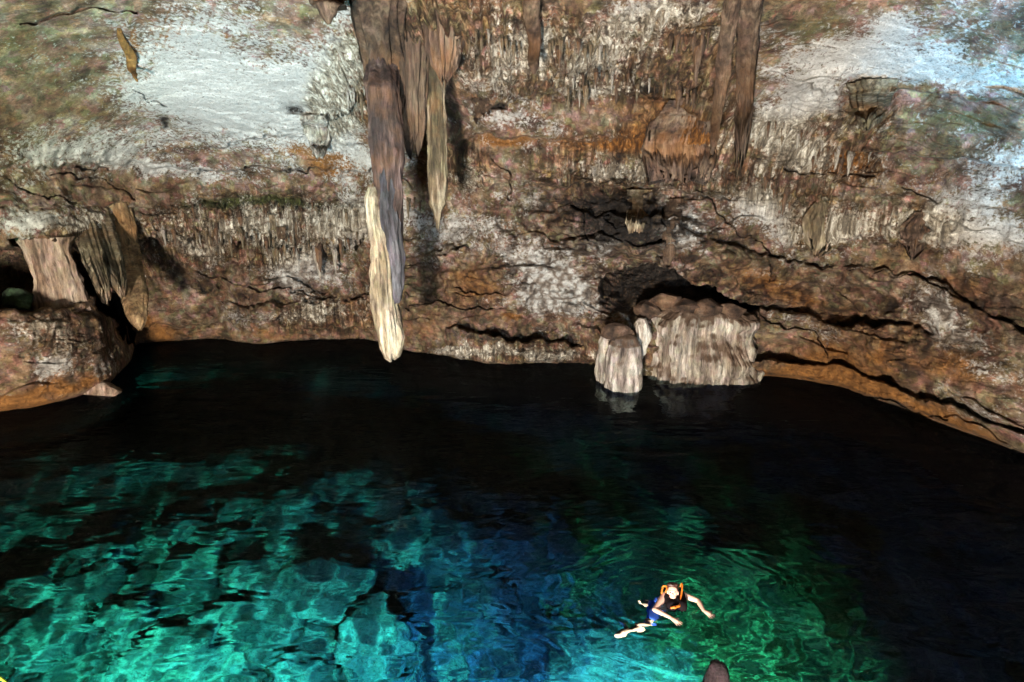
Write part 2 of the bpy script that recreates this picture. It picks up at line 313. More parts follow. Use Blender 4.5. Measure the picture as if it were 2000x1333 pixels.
ledge([(0, 405), (120, 400), (300, 395), (450, 388), (700, 385)], .35, 30, 15)
ledge([(270, 470), (330, 455), (420, 452), (520, 470), (600, 478), (700, 470), (720, 440)], .9, 70, 50, rag=.9)
ledge([(330, 398), (450, 400), (600, 400), (720, 395)], .5, 30, 25, rag=.5)
ledge([(620, 220), (680, 205), (720, 160), (800, 235), (830, 240)], .9, 60, 25, rag=1.0)
ledge([(860, 110), (920, 100), (960, 130), (1040, 160), (1100, 135), (1200, 120), (1300, 150), (1380, 170)], .6, 70, 30, rag=1.0)
ledge([(870, 190), (930, 200), (1000, 195), (1060, 175), (1100, 200)], .35, 40, 20, rag=.6)
ledge([(880, 275), (960, 262), (1040, 266), (1140, 275), (1220, 265)], .8, 50, 30)
ledge([(1080, 175), (1200, 180), (1260, 195), (1340, 220), (1385, 240)], .3, 25, 20)
ledge([(1220, 320), (1300, 330), (1380, 320), (1450, 350), (1560, 390), (1640, 330), (1700, 320)], .8, 80, 50, rag=1.1)
ledge([(1560, 160), (1640, 175), (1700, 185), (1800, 175), (1900, 190), (2100, 190)], .9, 80, 40, rag=.3)
ledge([(1680, 300), (1800, 310), (1880, 305), (2000, 330)], .5, 40, 40)
ledge([(1560, 475), (1600, 485), (1700, 470), (1800, 480), (1860, 470)], .5, 60, 35, rag=.7)
ledge([(1050, 360), (1120, 355), (1280, 360), (1330, 372), (1400, 385)], .8, 40, 40)
shelf([(1160, 415), (1230, 420), (1290, 405), (1330, 430)], .6, 25, 40)
shelf([(1100, 470), (1180, 455), (1240, 480), (1300, 470)], .5, 22, 30)
shelf([(1400, 470), (1500, 492), (1600, 520), (1720, 530), (1820, 545), (1900, 590), (2000, 650)], .45, 16, 70)
shelf([(1460, 605), (1560, 610), (1640, 640), (1720, 630), (1800, 650)], .7, 26, 60)
shelf([(1450, 700), (1560, 705), (1640, 715), (1720, 745), (1820, 780), (1900, 810), (2000, 850)], .8, 30, 30)
shelf([(800, 500), (860, 480), (900, 485)], .4, 16, 40)
shelf([(900, 640), (960, 655), (1000, 670), (1060, 660), (1120, 668)], .8, 26, 40)
shelf([(460, 600), (530, 590), (640, 585), (720, 590)], .3, 14, 30)
ledge([(260, 640), (400, 630), (560, 625), (700, 640)], .5, 30, 40)
ledge([(840, 682), (960, 690), (1060, 686), (1160, 700)], .35, 18, 14, rag=.3)
# the undercut at the water
dw = PY - (YW - 6); D -= .9 * sstep(0, 14, dw) * (1 - .0 * PX)
# -- cracks
for c in [[(380, 335), (440, 328), (520, 327), (600, 335)], [(40, 50), (150, 20), (270, 17)], [(260, 180), (300, 195), (330, 206)], [(150, 330), (210, 332)], [(0, 350), (60, 375), (150, 400)], [(785, 520), (830, 505), (860, 490), (905, 478)],
          [(690, 590), (720, 570), (740, 560)], [(1355, 370), (1390, 385), (1410, 420), (1440, 455), (1500, 480), (1520, 500)], [(1500, 500), (1512, 540), (1500, 580)], [(1570, 515), (1640, 530), (1730, 540), (1800, 540), (1830, 560), (1900, 590), (2000, 640)],
          [(1300, 400), (1305, 440), (1300, 490), (1310, 520)], [(960, 310), (990, 330), (1005, 365), (1000, 400)], [(1760, 370), (1800, 385), (1830, 400)], [(1180, 420), (1210, 440), (1260, 430)], [(480, 560), (540, 560), (600, 575), (650, 590)],
          [(1480, 610), (1540, 640), (1590, 650), (1620, 700)], [(262, 640), (255, 600), (235, 585), (205, 570)], [(560, 540), (600, 560), (640, 575)], [(1120, 400), (1150, 430), (1145, 470)], [(880, 560), (940, 575), (990, 570)], [(100, 340), (190, 350), (260, 380)],
          [(1230, 640), (1240, 700), (1242, 740)], [(800, 600), (850, 590), (900, 605), (960, 600)], [(1680, 770), (1750, 790), (1850, 820)], [(1540, 330), (1620, 345), (1700, 340)]]:
    crack(c)
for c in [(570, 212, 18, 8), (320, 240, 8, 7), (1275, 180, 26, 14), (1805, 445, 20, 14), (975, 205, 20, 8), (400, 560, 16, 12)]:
    g = blob(*c); D -= .6 * g; dark = np.maximum(dark, g * .95)  # hollows sunk in, their shade painted nearly black
# -- recess over the flowstone bench
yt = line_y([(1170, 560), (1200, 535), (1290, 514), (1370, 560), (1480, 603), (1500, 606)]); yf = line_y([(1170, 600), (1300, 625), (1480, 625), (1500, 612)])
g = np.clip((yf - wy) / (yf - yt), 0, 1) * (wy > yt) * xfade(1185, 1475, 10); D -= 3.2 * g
dark = np.maximum(dark, xfade(1185, 1475, 14) * sstep(yt - 4, yt + 4, wy) * (1 - sstep(yf - 6, yf + 10, wy)) * .62)  # shadow above the bench also painted into the wall colour
D += .5 * blob(1250, 500, 60, 14) + .6 * blob(1300, 545, 20, 26)
# -- the alcove at the left and the boulder below it
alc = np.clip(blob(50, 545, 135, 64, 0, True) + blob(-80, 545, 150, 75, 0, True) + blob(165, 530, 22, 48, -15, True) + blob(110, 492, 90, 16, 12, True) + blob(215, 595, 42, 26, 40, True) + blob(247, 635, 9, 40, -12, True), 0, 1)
D -= 6.0 * alc; dark = np.maximum(dark, alc * .55)  # alcove cut deep, its shade painted into the rock colour too
D += .9 * blob(110, 720, 190, 80) * (PX < 268) + .5 * blob(60, 640, 120, 40)
D += .5 * blob(120, 440, 130, 40)
# -- broad forms
D += 2.3 * blob(1210, 430, 150, 62, 12) + .7 * blob(1420, 500, 110, 40, 20)
D += 1.0 * blob(430, 190, 280, 110) + .9 * blob(720, 250, 70, 130) + .8 * blob(1380, 130, 60, 140) - .7 * blob(950, 420, 160, 70) - .9 * blob(850, 250, 60, 110) + .7 * blob(1260, 220, 130, 50) - .5 * blob(1100, 400, 200, 40)
D += .6 * blob(1320, 640, 130, 60) * 0 + .5 * blob(1050, 540, 120, 60, 40) + .5 * blob(1850, 720, 160, 60, 25) + .7 * blob(1650, 430, 160, 60) - .6 * blob(1620, 590, 200, 30, 15)
# -- minerals, and shade painted into the dark channel
mid = fbm(X0 / .8, Y0 / .8, Z0 / .6, 5, .62, seed=51); mid2 = fbm(X0 / .5, Y0 / .5, Z0 / .4, 5, .62, seed=52); mid3 = fbm(X0 / 1.6, Y0 / 1.6, Z0 / .9, 5, .6, seed=53)
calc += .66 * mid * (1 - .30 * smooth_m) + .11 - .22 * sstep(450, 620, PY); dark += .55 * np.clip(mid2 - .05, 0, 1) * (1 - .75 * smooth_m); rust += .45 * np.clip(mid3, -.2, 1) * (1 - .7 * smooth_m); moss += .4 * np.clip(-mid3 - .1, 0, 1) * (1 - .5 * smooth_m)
def put(arr, items):
    for it in items:
        a = it[-1]; arr += a * blob(*it[:-1])
put(calc, [(420, 110, 150, 110, 25, .55), (470, 210, 190, 60, 8, .85), (600, 180, 90, 80, 0, .7), (330, 150, 110, 90, 40, .35), (130, 290, 200, 40, 0, .50), (640, 245, 50, 40, 0, .8), (690, 40, 70, 40, -30, .45), (300, 325, 170, 12, 4, .6), (360, 345, 80, 8, 3, .4), (700, 310, 40, 40, 50, .5),
           (560, 440, 190, 36, 0, .52), (700, 430, 60, 40, 0, .5), (380, 480, 60, 22, 30, .6), (600, 520, 90, 40, 25, .85), (560, 555, 60, 26, 30, .6), (640, 610, 90, 22, 0, .7), (490, 620, 60, 30, 0, .45), (230, 480, 50, 50, 0, .4), (120, 430, 130, 22, 0, .4),
           (1070, 530, 52, 50, 50, 1.25), (1130, 590, 60, 40, 40, .75), (1050, 600, 70, 40, 0, .5), (1000, 690, 150, 16, 0, .85), (890, 690, 40, 12, 0, .7), (1100, 690, 60, 16, 0, .5), (1190, 470, 26, 24, 0, .7), (930, 490, 80, 24, 0, .4), (900, 440, 110, 30, 0, .5), (1200, 330, 100, 26, 0, .7),
           (1150, 120, 130, 60, 0, .5), (1300, 40, 110, 40, 0, .62), (1010, 90, 90, 60, 0, .42), (700, 120, 70, 50, 0, .4), (960, 230, 90, 30, 0, .4), (930, 350, 70, 30, 0, .35), (1250, 170, 80, 16, 0, .4), (60, 440, 90, 30, 0, .35), (1500, 250, 50, 90, 0, .3), (1150, 180, 60, 12, 0, .5), (960, 150, 80, 30, 0, .35), (1600, 180, 70, 40, 60, .55), (1550, 220, 60, 70, 0, .60), (1700, 120, 120, 34, 8, .8), (1850, 60, 180, 90, 0, .38), (1900, 150, 180, 30, 0, .5), (1740, 60, 40, 40, 0, .5),
           (1570, 300, 110, 34, 20, .62), (1480, 410, 90, 40, 25, .65), (1330, 450, 60, 40, 0, .5), (1640, 450, 50, 26, 15, .9), (1700, 420, 260, 46, 12, .30), (1830, 460, 90, 26, 0, .5), (1960, 320, 80, 60, 0, .62), (1920, 430, 130, 40, 20, .5), (1830, 610, 90, 44, 30, .72), (1950, 700, 110, 50, 30, .42), (1580, 640, 80, 30, 10, .40), (1900, 790, 100, 30, 25, .45),
           (1460, 60, 50, 60, 0, .3), (770, 200, 30, 20, 0, .3), (800, 215, 22, 18, 0, .9), (1250, 610, 60, 30, 0, .5), (760, 380, 50, 40, 0, .4), (110, 700, 160, 70, 0, .58), (60, 640, 90, 30, 0, .3), (740, 490, 60, 60, 0, .3)])
put(rust, [(1750, 660, 220, 60, 20, .4), (1600, 720, 160, 40, 12, .35), (1020, 620, 160, 40, 0, .3), (300, 560, 90, 40, 0, .3), (1500, 520, 140, 40, 15, .25), (1900, 740, 120, 50, 30, .3), (120, 740, 150, 40, -10, .25), (700, 300, 60, 60, 0, .45), (560, 290, 90, 26, 0, .5), (200, 360, 200, 30, 5, .45), (720, 190, 60, 60, 0, .55), (650, 325, 50, 22, 0, .8), (1320, 260, 120, 46, 0, .75), (1180, 280, 160, 20, 0, .6), (1250, 190, 90, 26, 15, .4), (980, 275, 80, 14, 0, .7), (930, 160, 60, 60, 0, .35), (1640, 325, 80, 26, 0, .85),
           (1600, 460, 40, 40, 0, .5), (1500, 560, 130, 30, 20, .5), (1700, 760, 160, 22, 18, .75), (1900, 840, 120, 20, 25, .6), (1500, 730, 160, 14, 3, .5), (1650, 690, 160, 40, 12, .4), (1005, 622, 17, 5, 0, 1.6), (850, 540, 110, 60, 0, .35), (960, 560, 90, 50, 0, .35), (40, 798, 90, 14, -4, 1.3), (100, 765, 120, 14, -14, .6),
           (450, 655, 220, 16, 0, .5), (800, 640, 110, 40, 0, .45), (280, 640, 60, 40, 0, .5), (265, 95, 9, 38, -12, 1.5), (340, 100, 7, 90, -10, .7), (300, 100, 6, 60, -12, .6), (450, 100, 6, 70, -24, .6), (700, 600, 60, 30, 0, .35), (1220, 560, 80, 40, 0, .4), (950, 20, 60, 40, 0, .45), (1850, 560, 200, 40, 20, .35), (1300, 560, 70, 30, 0, .4)])
put(moss, [(60, 80, 150, 90, 0, .42), (450, 398, 110, 14, 0, .85), (600, 398, 110, 12, 0, .6), (1750, 250, 130, 50, 0, .30), (1870, 290, 70, 36, 0, .30), (1600, 60, 110, 60, 0, .55), (1900, 230, 120, 30, 0, .5), (1500, 280, 60, 30, 0, .5), (980, 440, 130, 20, -10, .45), (660, 500, 60, 40, 0, .4), (130, 570, 50, 30, 0, .5), (1100, 60, 60, 30, 0, .35), (420, 500, 60, 20, 0, .4), (1460, 500, 90, 30, 20, .4), (1700, 540, 200, 30, 10, .3), (100, 180, 200, 60, 0, .22)])
put(dark, [(1210, 440, 160, 70, 12, .34), (1180, 400, 130, 40, 5, .5), (1260, 450, 80, 60, 30, .42), (1150, 470, 70, 40, 0, .35), (1430, 540, 110, 30, 15, .35), (1500, 30, 50, 50, 0, .4), (1590, 30, 70, 40, 0, .3), (1660, 620, 130, 20, 14, .40), (900, 290, 50, 18, 0, .5), (780, 150, 30, 120, 0, .35), (1620, 200, 60, 24, 0, .4), (1450, 130, 20, 120, 0, .5), (930, 660, 60, 16, 20, .5), (1030, 660, 80, 12, 0, .5), (1350, 590, 120, 26, 10, .4), (860, 160, 30, 70, 0, .4), (200, 590, 60, 22, 30, .5), (70, 590, 90, 12, 0, .4), (650, 330, 30, 14, 0, .3), (1340, 210, 26, 20, 30, .3), (740, 40, 40, 50, 0, .25)])  # black staining together with painted shade
# drips on the white ceiling
dr = fbm((PX + .35 * PY) / 11, PY / 260, Z0 * 0, 2, .6, seed=15); rust += .55 * sstep(.12, .45, dr) * blob(380, 90, 120, 90); calc -= .3 * sstep(.12, .45, dr) * blob(380, 90, 120, 90); D += .03 * dr * blob(380, 100, 160, 110)
fl = fbm(arc * 7, Z0 * .8, Z0 * 0, 2, .6, seed=17)
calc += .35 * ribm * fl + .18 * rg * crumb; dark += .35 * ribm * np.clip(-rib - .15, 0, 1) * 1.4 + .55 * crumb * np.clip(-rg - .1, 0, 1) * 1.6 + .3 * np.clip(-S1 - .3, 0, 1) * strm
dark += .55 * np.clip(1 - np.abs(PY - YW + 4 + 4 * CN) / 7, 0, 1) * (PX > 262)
below = sstep(-2, 10, PY - YW); calc *= 1 - below; dark = np.maximum(dark, below)  # submerged wall painted near black in place of unlit depth
RW = RB - D
V = np.stack([RW * np.sin(PH), RW * np.cos(PH), CZ + RW * TT], -1).reshape(-1, 3)
minr = np.clip(np.stack([calc, rust, moss, dark], -1), 0, 1).reshape(-1, 4)  # alpha holds dark stains and painted shade
wall = mesh_np("cave_wall", V, grid_quads(NR, NC)[:, ::-1], M_WALL, attrs={"mineral_shade": minr, "grain": np.clip(np.stack([crumb, ribm, smooth_m, ribm * 0 + 1], -1), 0, 1).reshape(-1, 4)})
tag(wall, "pale and rust brown limestone cave wall curving round the dark lake", kind="structure")
def wallR(px, py):
    p, t = phiT(px, py); c = int(np.clip(np.searchsorted(phi, p), 1, NC - 2)); r = int(np.clip(np.searchsorted(Tr, t), 1, NR - 2)); return float(RW[r, c])

# ------------------------------------------------------------------ dripstone bodies
def wall_at(p, t):
    c = np.clip(np.searchsorted(phi, p), 1, NC - 2); r = np.clip(np.searchsorted(Tr, t), 1, NR - 2); return RW[r, c]
def drip(name, px, ytop, ybot, R, prof, mat, flutes=.10, segs=56, rows=150, flat=1.0, lean=(0, 0), rough=.05, fork=False, parent=None, seed=None, hang=None, groove=2.2, hug=.3, emb=.35, lobes=0, boxy=False):
    """A dripstone body: a vertical noisy column. px/ytop/ybot: where its axis meets the wall view at its bottom; prof: radius (m) along top->bottom."""
    s = seed or random.randint(1, 90)
    auto = R is None
    if auto:
        pp, tt = phiT(px, ybot); R = float(np.min([wall_at(pp, t_) for t_ in np.linspace(phiT(px, max(ytop, -60))[1], tt, 12)]))
        R -= .12 * max(p[1] for p in prof)
    bot = at_R(px, ybot, R); ztop = at_R(px, ytop, R).z; L = ztop - bot.z
    u = np.linspace(0, 1, rows)[:, None]; a = np.linspace(0, 2 * math.pi, segs, endpoint=False)[None, :]
    rr = np.interp(u[:, 0], [p[0] for p in prof], [p[1] for p in prof])[:, None]
    z = L * (1 - u) + 0 * a
    ca, sa = np.cos(a) + 0 * u, np.sin(a) + 0 * u
    groove = groove * 1.5; fl = fbm(ca * groove, sa * groove, z * .25, 4, .6, seed=s, ridge=True); n = fbm(ca * 1.2 + s, sa * 1.2, z * 1.1, 3, .6, seed=s + 1); n2 = fbm(ca * 6, sa * 6, z * 5, 2, .6, seed=s + 2)
    r = rr * (1 + flutes * fl * 2.1 + .16 * n) + rough * n * np.minimum(1, rr * 6) + .032 * n2 * np.minimum(1, rr * 8) + .05 * np.minimum(rr, .4) * fbm(z * 2.6, ca * .8, sa * .8, 2, .6, seed=s + 9)
    if boxy: r = r / (np.abs(ca) ** 5 + np.abs(sa) ** 5) ** .2
    if lobes: lb = fbm(ca * 1.6, sa * 1.6, z * .5, 3, .55, seed=s + 5); r = r * (1 + lobes * 1.6 * lb); z = z + (1 - sstep(.0, .12, u)) * (.30 * fbm(r * ca * 1.6, r * sa * 1.6, z * 0, 4, .6, seed=s + 6) + .1) 
    # ragged drip ends
    endm = sstep(.86, 1.0, u) if not hang else sstep(hang, 1.0, u)
    if hang: z = z + sstep(hang - .25, 1.0, u) * L * .30 * (fbm(ca * groove * .9, sa * groove * .9, z * 0, 3, .7, seed=s + 3, ridge=True) - .1) * -1
    else: z = z + endm * L * .05 * fbm(ca * 2.5, sa * 2.5, z * 0, 3, .6, seed=s + 3)
    wob = .10 * fbm(u * 4, u * 0, u * 0 + s, 2, .5, seed=s)
    x = r * ca + lean[0] * (1 - u) + wob; y = r * sa * flat + lean[1] * (1 - u)
    ph0 = math.atan2(bot.x, bot.y); rw = wall_at(np.full(rows, ph0), (z.mean(axis=1) + bot.z - CZ) / R)
    rw = np.convolve(np.pad(rw, 10, 'edge'), np.ones(21) / 21, 'valid')
    if auto: off = np.maximum(rw - R + emb * rr[:, 0] * flat, -.2) * (1 - .75 * sstep(.5, 1, u[:, 0]))
    elif hug: off = (rw + .2 - R) * (1 - sstep(0, hug, u[:, 0]))
    else: off = rw * 0
    x = x + off[:, None] * math.sin(ph0); y = y + off[:, None] * math.cos(ph0)
    V = np.stack([x, y, z], -1).reshape(-1, 3)
    Q = grid_quads(rows, segs, True)[:, ::-1]
    me_v = np.vstack([V, [[float(np.mean(x[0])), float(np.mean(y[0])), float(np.mean(z[0]))]], [[float(np.mean(x[-1])), float(np.mean(y[-1])), float(np.mean(z[-1])) - .02]]])
    caps = []
    nv = len(V)
    for i in range(segs):
        j = (i + 1) % segs; caps.append((nv, i, j, j)); b0 = (rows - 1) * segs; caps.append((nv + 1, b0 + j, b0 + i, b0 + i))
    bm_ = bpy.data.meshes.new(name); faces = [tuple(f) for f in Q.tolist()] + [c[:3] for c in caps]
    bm_.from_pydata(me_v.tolist(), [], faces); bm_.polygons.foreach_set("use_smooth", [True] * len(faces)); bm_.update(); bm_.materials.append(mat)
    o = bpy.data.objects.new(name, bm_); COL.objects.link(o); o.location = bot
    o.rotation_euler.z = 0
    if parent: o.parent = parent; o.location = bot - parent.location
    return o
C = "stalactite"
# the great hanging pair: brown shaft ending slate grey, with a cream blade beside it
def st(lab, *a, **k): return tag(drip(k.pop("name", "stalactite"), *a, **k), lab, k.pop("cat", C) if "cat" in k else C)
st("thick brown stalactite shaft with rusty top hanging left of centre", 767, 60, 560, 15.2, [(0, .34), (.12, .34), (.3, .33), (.45, .35), (.6, .29), (.8, .24), (1, .14)], M_SHAFT, .14, rough=.08, hug=.22)
st("smooth slate grey blunt shaft below the big brown stalactite", 769, 300, 592, 15.12, [(0, .16), (.3, .25), (.6, .27), (.9, .26), (.97, .23), (1, .12)], M_GREY, .08, rough=.04, hug=0)
st("pale cream stalactite blade whose forked tip hangs over the water", 764, 365, 700, 14.95, [(0, .06), (.06, .15), (.3, .22), (.6, .26), (.8, .27), (.92, .23), (.98, .15), (1, .05)], M_CREAM, .24, lean=(-.22, .15), rough=.08, groove=1.8, hug=0)
st("long straight olive tan stalactite with a thin broken tip right of the brown shaft", 858, -60, 445, 16.0, [(0, .36), (.3, .24), (.5, .23), (.8, .21), (.90, .19), (.93, .10), (1, .03)], M_OLIVE, .12, rough=.05, hug=.2)
st("broad fluted brown drapery with ragged tips at the top edge beside the long stalactite", 866, -120, 122, 15.0, [(0, .5), (.4, .40), (.8, .30), (.9, .22), (1, .06)], M_BROWN, .34, hang=.7, groove=3.2, hug=.22)
st("dark fluted stalactite cluster hanging between the two largest shafts", 806, -100, 240, 15.9, [(0, .6), (.3, .34), (.55, .29), (.8, .27), (.95, .22), (1, .08)], M_DARK, .36, hang=.8, groove=3.0, hug=.4)
st("wide olive dripstone curtain above the thick brown shaft", 752, -90, 200, None, [(0, .48), (.3, .40), (.6, .34), (.85, .26), (1, .1)], M_DARK, .45, hang=.5, groove=4.5, flat=.6)
st("slender dark stalactite hanging from the top edge right of centre", 1396, -100, 290, None, [(0, .18), (.3, .15), (.6, .11), (.85, .08), (.95, .06), (1, .02)], M_DARK, .2, lean=(.12, 0), emb=.0)
st("thicker brown dripstone mass just right of the slender dark stalactite", 1448, -80, 255, None, [(0, .22), (.3, .15), (.6, .14), (.85, .12), (1, .04)], M_DARK, .36, hang=.6, groove=3.4)
st("thin dark stalactite at the top edge just right of centre", 1042, -60, 132, None, [(0, .16), (.5, .12), (.9, .09), (1, .03)], M_DARK, .2, segs=32, emb=0)
st("short dark pointed stalactite at the top edge left of the big shafts", 643, -60, 46, 12.8, [(0, .34), (.5, .26), (.85, .12), (1, .03)], M_DARK, .12, segs=32, hug=.7)
st("stout brown stalactite nearly touching the water beside the left boulder", 275, 400, 642, 20.8, [(0, .30), (.15, .32), (.5, .31), (.8, .27), (.94, .18), (1, .03)], M_GOLD, .2, lean=(-.15, 0), rough=.04, hug=1.0)
st("squat tan ribbed column standing inside the dark left alcove", 124, 462, 606, 22.4, [(0, .56), (.15, .48), (.5, .46), (.85, .54), (1, .62)], M_TAN, .16, groove=3.2, name="flowstone_column", hug=0, rough=.1)["category"] = "rock column"
st("pale slanting stalactite to the right of the dark left alcove", 208, 412, 566, 20.9, [(0, .20), (.4, .22), (.8, .16), (.95, .10), (1, .03)], M_OLIVE, .4, lean=(-.45, 0), groove=3.4, hug=1.0, hang=.6)
st("tan slanting stalactite between the pale one and the stout brown one", 236, 412, 556, 21.0, [(0, .30), (.5, .24), (.85, .17), (1, .05)], M_OLIVE, .4, lean=(-.45, 0), groove=3.4, hug=1.0, hang=.6)
st("grey green stub stalactite under the blue lit ceiling at right", 1693, 160, 236, None, [(0, .36), (.4, .30), (.8, .18), (.93, .10), (1, .03)], M_OLIVE, .34, segs=60, hang=.5)
st("short olive drapery with fringed end on the right wall", 1597, 385, 486, None, [(0, .1), (.4, .34), (.8, .28), (1, .06)], M_OLIVE, .4, hang=.4, groove=4.4, flat=.5, emb=.6)
st("brown forked drapery over a dark hollow on the right wall", 1786, 415, 494, None, [(0, .1), (.4, .34), (.75, .20), (1, .04)], M_BROWN, .4, hang=.4, groove=4.4, flat=.5, emb=.6)
st("wide rust brown curtain of fine parallel drips right of centre", 1322, 195, 330, None, [(0, .2), (.3, .70), (.7, .78), (1, .6)], M_BROWN, .2, hang=.5, groove=9.0, flat=.22, segs=200, rough=.16, emb=.9)
st("small ribbed buff curtain below the rusty curtain", 1243, 370, 442, None, [(0, .30), (.6, .26), (1, .16)], M_OLIVE, .24, hang=.6, groove=4)
st("thin dark pendant above the black hollow over the flowstone bench", 1304, 390, 520, None, [(0, .22), (.5, .16), (.9, .13), (1, .05)], M_DARK, .24, segs=36)
st("white dripping lobe at the lower edge of the pale ceiling", 622, 225, 294, None, [(0, .30), (.4, .30), (.8, .2), (1, .08)], M_WHITE, .28, hang=.5, groove=3.6)
st("small ochre leaf shaped pendant on the upper left ceiling", 268, 56, 152, None, [(0, .04), (.3, .11), (.6, .10), (1, .02)], rock_mat("ochre_dripstone", attr=False, vert=True, base=((.16, .08, .02), (.32, .16, .04), (.45, .27, .10))), .08, lean=(-.25, 0), segs=24)
for i, (px, y0, y1, r, lab) in enumerate([(933, 192, 240, .15, "longest of three brown fangs below the small ledge near the centre top"), (945, 195, 228, .10, "middle one of three brown fangs below the small ledge near the centre top"), (954, 192, 224, .10, "rightmost of three brown fangs below the small ledge near the centre top")]):
    tag(st(lab, px, y0, y1, None, [(0, r), (.4, r * .8), (1, .015)], M_DARK, .1, segs=20, rows=30), group="three brown fangs")
for i, (px, y0, y1, r, lab) in enumerate([(553, 445, 502, .16, "darkest broken stalactite in the fringe left of the cream blade"), (540, 420, 520, .12, "long thin pale stalactite next to the darkest broken one"), (583, 435, 496, .10, "thin dark stalactite third in the row left of the cream blade")]):
    tag(st(lab, px, y0, y1, None, [(0, r), (.5, r * .8), (1, .02)], (M_DARK, M_OLIVE, M_DARK)[i], .1, segs=24, rows=40), group="broken stalactites of the left fringe")

# pillar and flowstone bench standing in the lake
tag(drip("flowstone_bench", 1345, 604, 900, 19.7, [(0, .7), (.012, 1.15), (.03, 1.32), (.07, 1.46), (.14, 1.44), (.3, 1.42), (.46, 1.36), (.52, 1.0), (1, .9)], M_BENCH, .11, groove=8.5, flat=.8, segs=320, rows=260, rough=.26, hug=0, lobes=.12, boxy=True), "broad block of white ribbed flowstone joined to the wall at the waterline right of centre", "flowstone")
tag(drip("rock_pillar", 1210, 650, 860, 17.5, [(0, .12), (.03, .35), (.10, .50), (.25, .56), (.5, .56), (.75, .50), (1, .35)], rock_mat("speckled_pillar_rock", attr=False, vert=True, base=((.05, .035, .03), (.34, .29, .25), (.75, .70, .62)), capped=True), .05, rough=.08, hug=0), "rounded speckled rock pillar standing in the water left of the flowstone bench", "rock pillar")
tag(drip("flowstone_column", 1184, 650, 830, 18.0, [(0, .2), (.1, .30), (.5, .34), (1, .30)], M_WHITE, .12, rough=.04, hug=0), "narrow white ribbed column against the back of the speckled pillar", "rock column")
tag(drip("flowstone_column", 1252, 622, 700, 18.1, [(0, .10), (.2, .22), (.6, .20), (.8, .12), (1, .04)], M_WHITE, .16, rough=.04, hug=0), "white tapering drip between the speckled pillar and the bench", "rock column")

# ------------------------------------------------------------------ small stalactites in rows
def spike(kind):
    rnd = random.Random(kind); segs, rows = 9, 9; V = []; F_ = []
    b = [rnd.uniform(-.05, .05) for _ in range(rows)]
    for i in range(rows):
        u = i / (rows - 1); r = .5 * (1 - u) ** rnd.uniform(.7, .9) * (1 + .12 * math.sin(u * 9 + kind)) + .03
        for j in range(segs):
            a = 2 * math.pi * j / segs; rr = r * (1 + .22 * math.sin(a * 3 + kind + u * 2)); V.append((rr * math.cos(a) + b[i], rr * math.sin(a) + 1.5 * max(0, .45 - u) ** 1.5 / .3, -u))
    for i in range(rows - 1):
        for j in range(segs): k = (j + 1) % segs; F_.append((i * segs + j, (i + 1) * segs + j, (i + 1) * segs + k, i * segs + k))
    F_.append(tuple(range((rows - 1) * segs, rows * segs))[::-1]); F_.append(tuple(range(segs)))
    me = bpy.data.meshes.new("stalactite"); me.from_pydata(V, [], F_); me.polygons.foreach_set("use_smooth", [True] * len(F_)); me.update(); return me
SP = {}
for mi, mt in enumerate((M_OLIVE, M_BROWN, M_WHITE, M_DARK)):
    for kx in range(4):
        me = spike(kx * 3 + mi + 1); me.materials.append(mt); SP[(mi, kx)] = me
rows_ = [  # polyline, count, length range px, material weights, label, group
    ([(310, 440), (420, 450), (520, 462), (600, 470), (700, 462)], 52, (22, 60), (0, 0, 2, 1), "small thin stalactite in the long pale fringe left of the big shafts", "long pale fringe at left"),
    ([(330, 398), (450, 402), (600, 405), (715, 398)], 30, (12, 34), (0, 3, 1), "small stalactite in the dark mossy upper fringe left of the big shafts", "mossy upper fringe at left"),
    ([(660, 190), (700, 170), (735, 150)], 14, (20, 60), (0, 2, 1), "small stalactite above the left side of the brown shaft", "drips above the brown shaft"),
    ([(890, 70), (960, 60), (1030, 90), (1110, 70), (1200, 90)], 34, (25, 70), (0, 0, 1, 2), "small stalactite in the top row near the centre of the ceiling", "top row near the centre"),
    ([(1120, 150), (1200, 140), (1300, 160), (1370, 180)], 30, (18, 50), (0, 1, 3, 2), "small stalactite in the fringe left of the slender dark stalactite", "fringe left of the slender dark stalactite"),
    ([(1300, 60), (1350, 70), (1385, 60)], 12, (30, 80), (1, 3), "dark red small stalactite below the blue grey ceiling patch", "dark red drips under the blue grey patch"),
    ([(1080, 190), (1140, 178), (1100, 160)], 14, (18, 40), (0, 2), "small pale stalactite on the little ledge left of the sloping flowstone roof", "drips on the little ledge"),
    ([(1480, 215), (1560, 260), (1640, 290), (1700, 300)], 30, (18, 44), (2, 0, 1), "small stalactite in the cream fringe on the right wall", "cream fringe at right"),
    ([(1590, 290), (1640, 305), (1680, 300)], 12, (22, 50), (1,), "small rust coloured stalactite in the orange fringe on the right wall", "orange fringe at right"),
    ([(1430, 330), (1500, 350), (1550, 385)], 16, (18, 44), (0, 1), "small buff stalactite below the thick brown mass at right", "buff fringe below the brown mass"),
    ([(1100, 330), (1160, 325), (1220, 330)], 12, (16, 36), (2, 0), "small white stalactite in the pale patch above the dark rubble", "white drips above the dark rubble"),
    ([(860, 400), (820, 385), (780, 390)], 6, (24, 60), (0, 1), "small buff stalactite behind the long olive stalactite", "drips behind the long stalactite"),
    ([(1690, 425), (1760, 440), (1820, 450)], 8, (20, 40), (1, 0), "small brown stalactite beside the dark hollow on the right wall", "drips by the dark hollow at right")]
